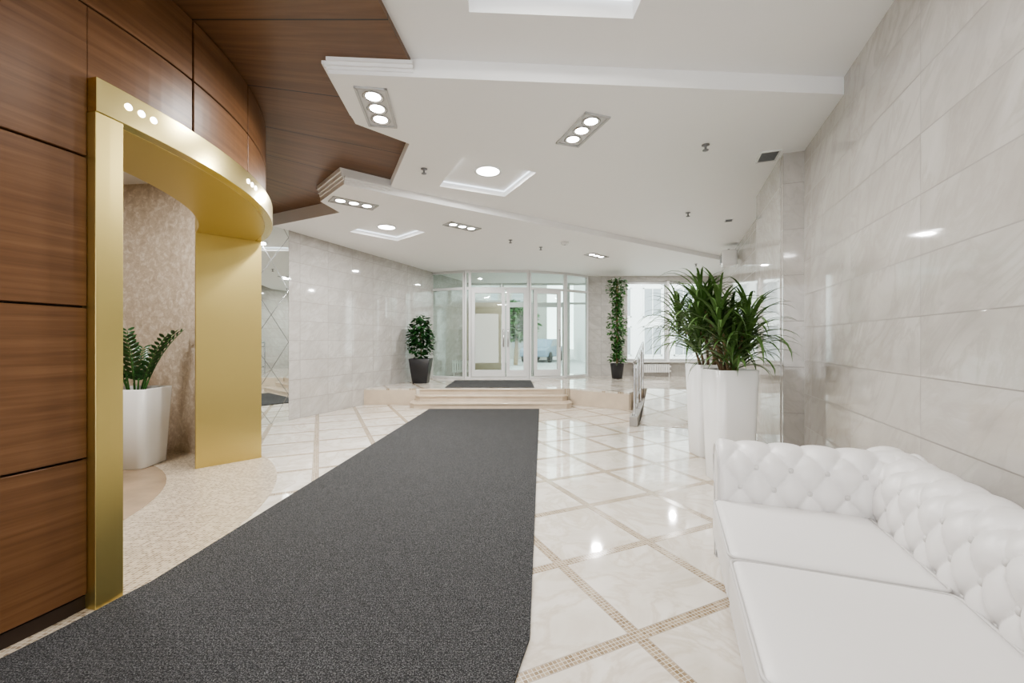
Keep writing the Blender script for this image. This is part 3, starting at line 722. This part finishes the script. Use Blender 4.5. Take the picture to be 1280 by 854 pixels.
def addbuttons(length,place,ph,smax=None,smin=0):
    global bme
    for i in range(-2,40):
        for j in (-1,0,1):
            v=V0+THt/2*j; s=TW*(i+(.5 if j%2 else 0))-ph
            if s<.03+smin or s>(smax or length)-.02: continue
            pr=min(PR,key=lambda p:abs(p[1]-v)); (q,z),_=pr
            k=PR.index(pr); t=(Vector(PR[k+1][0])-Vector(PR[k-1][0])).normalized(); nr=Vector((-t.y,t.x))
            p=place(s,q+nr.x*.006,z+nr.y*.006)
            if bme is None:
                mb=MB(); lathe(mb,[(.0005,.007),(.007,.006),(.0115,.003),(.013,0),(.0115,-.003)],12)
                o=mb.obj('button',mPipe,SF,smooth=True); fixn(o); bme=o
            else:
                o=bme.copy(); COL.objects.link(o)
            o.parent=SF; o.location=p
            nx=Vector(place(s,q+nr.x,z+nr.y))-Vector(place(s,q,z)); o.rotation_mode='QUATERNION'; o.rotation_quaternion=nx.to_track_quat('Z','Y')
addbuttons(YL-.02,backp,.02,smax=YA-.02,smin=.7); addbuttons(.86,armp,.05,smax=XB-.03)
CLn=(YA-YN)/3
for i in range(3):
    yc=YN+CLn*(i+.5); cx=.325
    roundbox('seat_cushion',.65,CLn-.006,.175,.035,mLeather,SF,(cx,yc,.372),22,.018)
    for zz_ in (.452,.296):
        mb=MB(); pts=[]
        hx,hy,r=.325-.006,(CLn-.006)/2-.006,.03
        for sx,sy,a0 in ((1,1,0),(-1,1,90),(-1,-1,180),(1,-1,270)):
            for k_ in range(6):
                a=math.radians(a0+18*k_); pts.append((cx+sx*(hx-r)+r*math.cos(a),yc+sy*(hy-r)+r*math.sin(a),zz_))
        tube(mb,pts,.0055,8,closed=True); mb.obj('piping',mPipe,SF,smooth=True)
for pf in (armp,armn):
    mb=MB(); tube(mb,[pf(-.0,q,z) for (q,z),v in PR[::3]],.007,8); mb.obj('piping',mPipe,SF,smooth=True)
for x in (.09,.82):
    for y in (.08,YL-.08):
        mb=MB(); lathe(mb,[(.022,0),(.026,.02),(.035,.06),(.037,.085)],14,(x,y,0)); mb.obj('foot',mBark,SF,smooth=True)
# ------------------------------------------------------------ exterior
o=box('ground_outside',-40,60,12.9,70,-.12,-.02,mAsph); struct(o,'grey asphalt street outside','street')
b=empty('neighbouring_building',(8,24,0)); thing(b,'white rendered building with grey windows across the street','building')
box('facade',-3.6,25,0,6,-.02,14,mBuild,b)
for i in range(12):
    for j in range(4):
        x=-2.2+1.75*i; z=.2+2.5*j-.5*(j==0)
        if j==0: z=.5
        mb=MB(); mb.box(x,x+.95,-.03,.01,z,z+1.55); mb.obj('window',mBuildW,b)
        mb=MB()
        for q in ((x-.06,x,z-.06,z+1.61),(x+.95,x+1.01,z-.06,z+1.61),(x-.06,x+1.01,z-.06,z),(x-.06,x+1.01,z+1.55,z+1.61),(x+.45,x+.49,z,z+1.55)): mb.box(q[0],q[1],-.06,.0,q[2],q[3])
        mb.obj('window_frame',mWhite,b)
b2=empty('street_building',(-14,30,0)); thing(b2,'pale grey building with rows of dark windows down the street','building')
box('facade',-10,16.5,0,6,-.02,12,simple('exterior_grey',(.42,.40,.37),.8),b2)
for i in range(12):
    for j in range(4):
        x=-8+2.0*i; z=.8+2.8*j; box('window',x,x+1.0,-.04,.01,z,z+1.6,mBuildW,b2)
def tree(x,y,h,r,seed):
    e=empty('street_tree',(x,y,-.02)); thing(e,'leafy green street tree outside the entrance','tree','street trees')
    mb=MB(); tube(mb,[(0,0,0),(.05,0,h*.4),(0,.05,h*.8)],.12,8,r2=.05); mb.obj('trunk',mBark,e)
    def f():
        while True:
            a=[random.uniform(-1,1) for _ in range(3)]
            if sum(q*q for q in a)<1: break
        return (a[0]*r,a[1]*r,h*.72+a[2]*r*1.0)
    mb=MB(); leafcloud(mb,f,1500,.32,seed); mb.obj('foliage',mLeaf3,e)
tree(.2,22.5,3.3,1.1,1); tree(-2.9,25,4.2,1.6,2)
def car(x,y,rz,mat,lab):
    e=empty('car',(x,y,-.02),rz); thing(e,lab,'car')
    prf=[(-2.1,.35),(-2.1,.75),(-1.9,.88),(-1.35,.95),(-.75,1.42),(.7,1.45),(1.35,1.0),(2.0,.88),(2.15,.6),(2.1,.3)]
    n=len(prf); vs=[(x,-.85,z) for x,z in prf]+[(x,.85,z) for x,z in prf]
    o=fixn(obj('body',vs,[tuple(range(n)),tuple(range(n,2*n))]+[(i,(i+1)%n,n+(i+1)%n,n+i) for i in range(n)],mat,e)); bevel(o,.06,3)
    for s in (-.86,.86):
        g=[(-1.2,.97),(-.72,1.36),(.62,1.38),(1.15,1.0)]
        vs=[(x,s-.01,z) for x,z in g]+[(x,s+.01,z) for x,z in g]
        obj('side_window',vs,[(0,1,2,3),(4,5,6,7),(0,1,5,4),(1,2,6,5),(2,3,7,6),(3,0,4,7)],mBuildW,e)
        for x in (-1.3,1.35):
            mb=MB(); lathe(mb,[(.2,-.1),(.32,-.09),(.32,.09),(.2,.1)],20); w=mb.obj('wheel',mRubber,e); w.location=(x,s*.95,.32); w.rotation_euler[0]=pi/2
car(2.0,27.0,1.2,mCar,'blue-grey parked car on the street')
# ------------------------------------------------------------ world, camera
w=bpy.data.worlds.new('world'); SC.world=w; w.use_nodes=True; nt=w.node_tree
bg=nt.nodes['Background']; bg.inputs[0].default_value=(.96,.98,1.0,1); bg.inputs[1].default_value=4.0
cam=bpy.data.cameras.new('camera'); co=bpy.data.objects.new('camera',cam); COL.objects.link(co)
cam.sensor_width=36; cam.lens=36*525/1280; cam.clip_start=.05; cam.clip_end=200
co.location=(0,0,1.25); co.rotation_euler=(pi/2,0,0); SC.camera=co
SC.view_settings.view_transform='AgX'; SC.view_settings.exposure=0.58
try: SC.view_settings.look='AgX - Medium High Contrast'
except Exception as ex: print(ex)
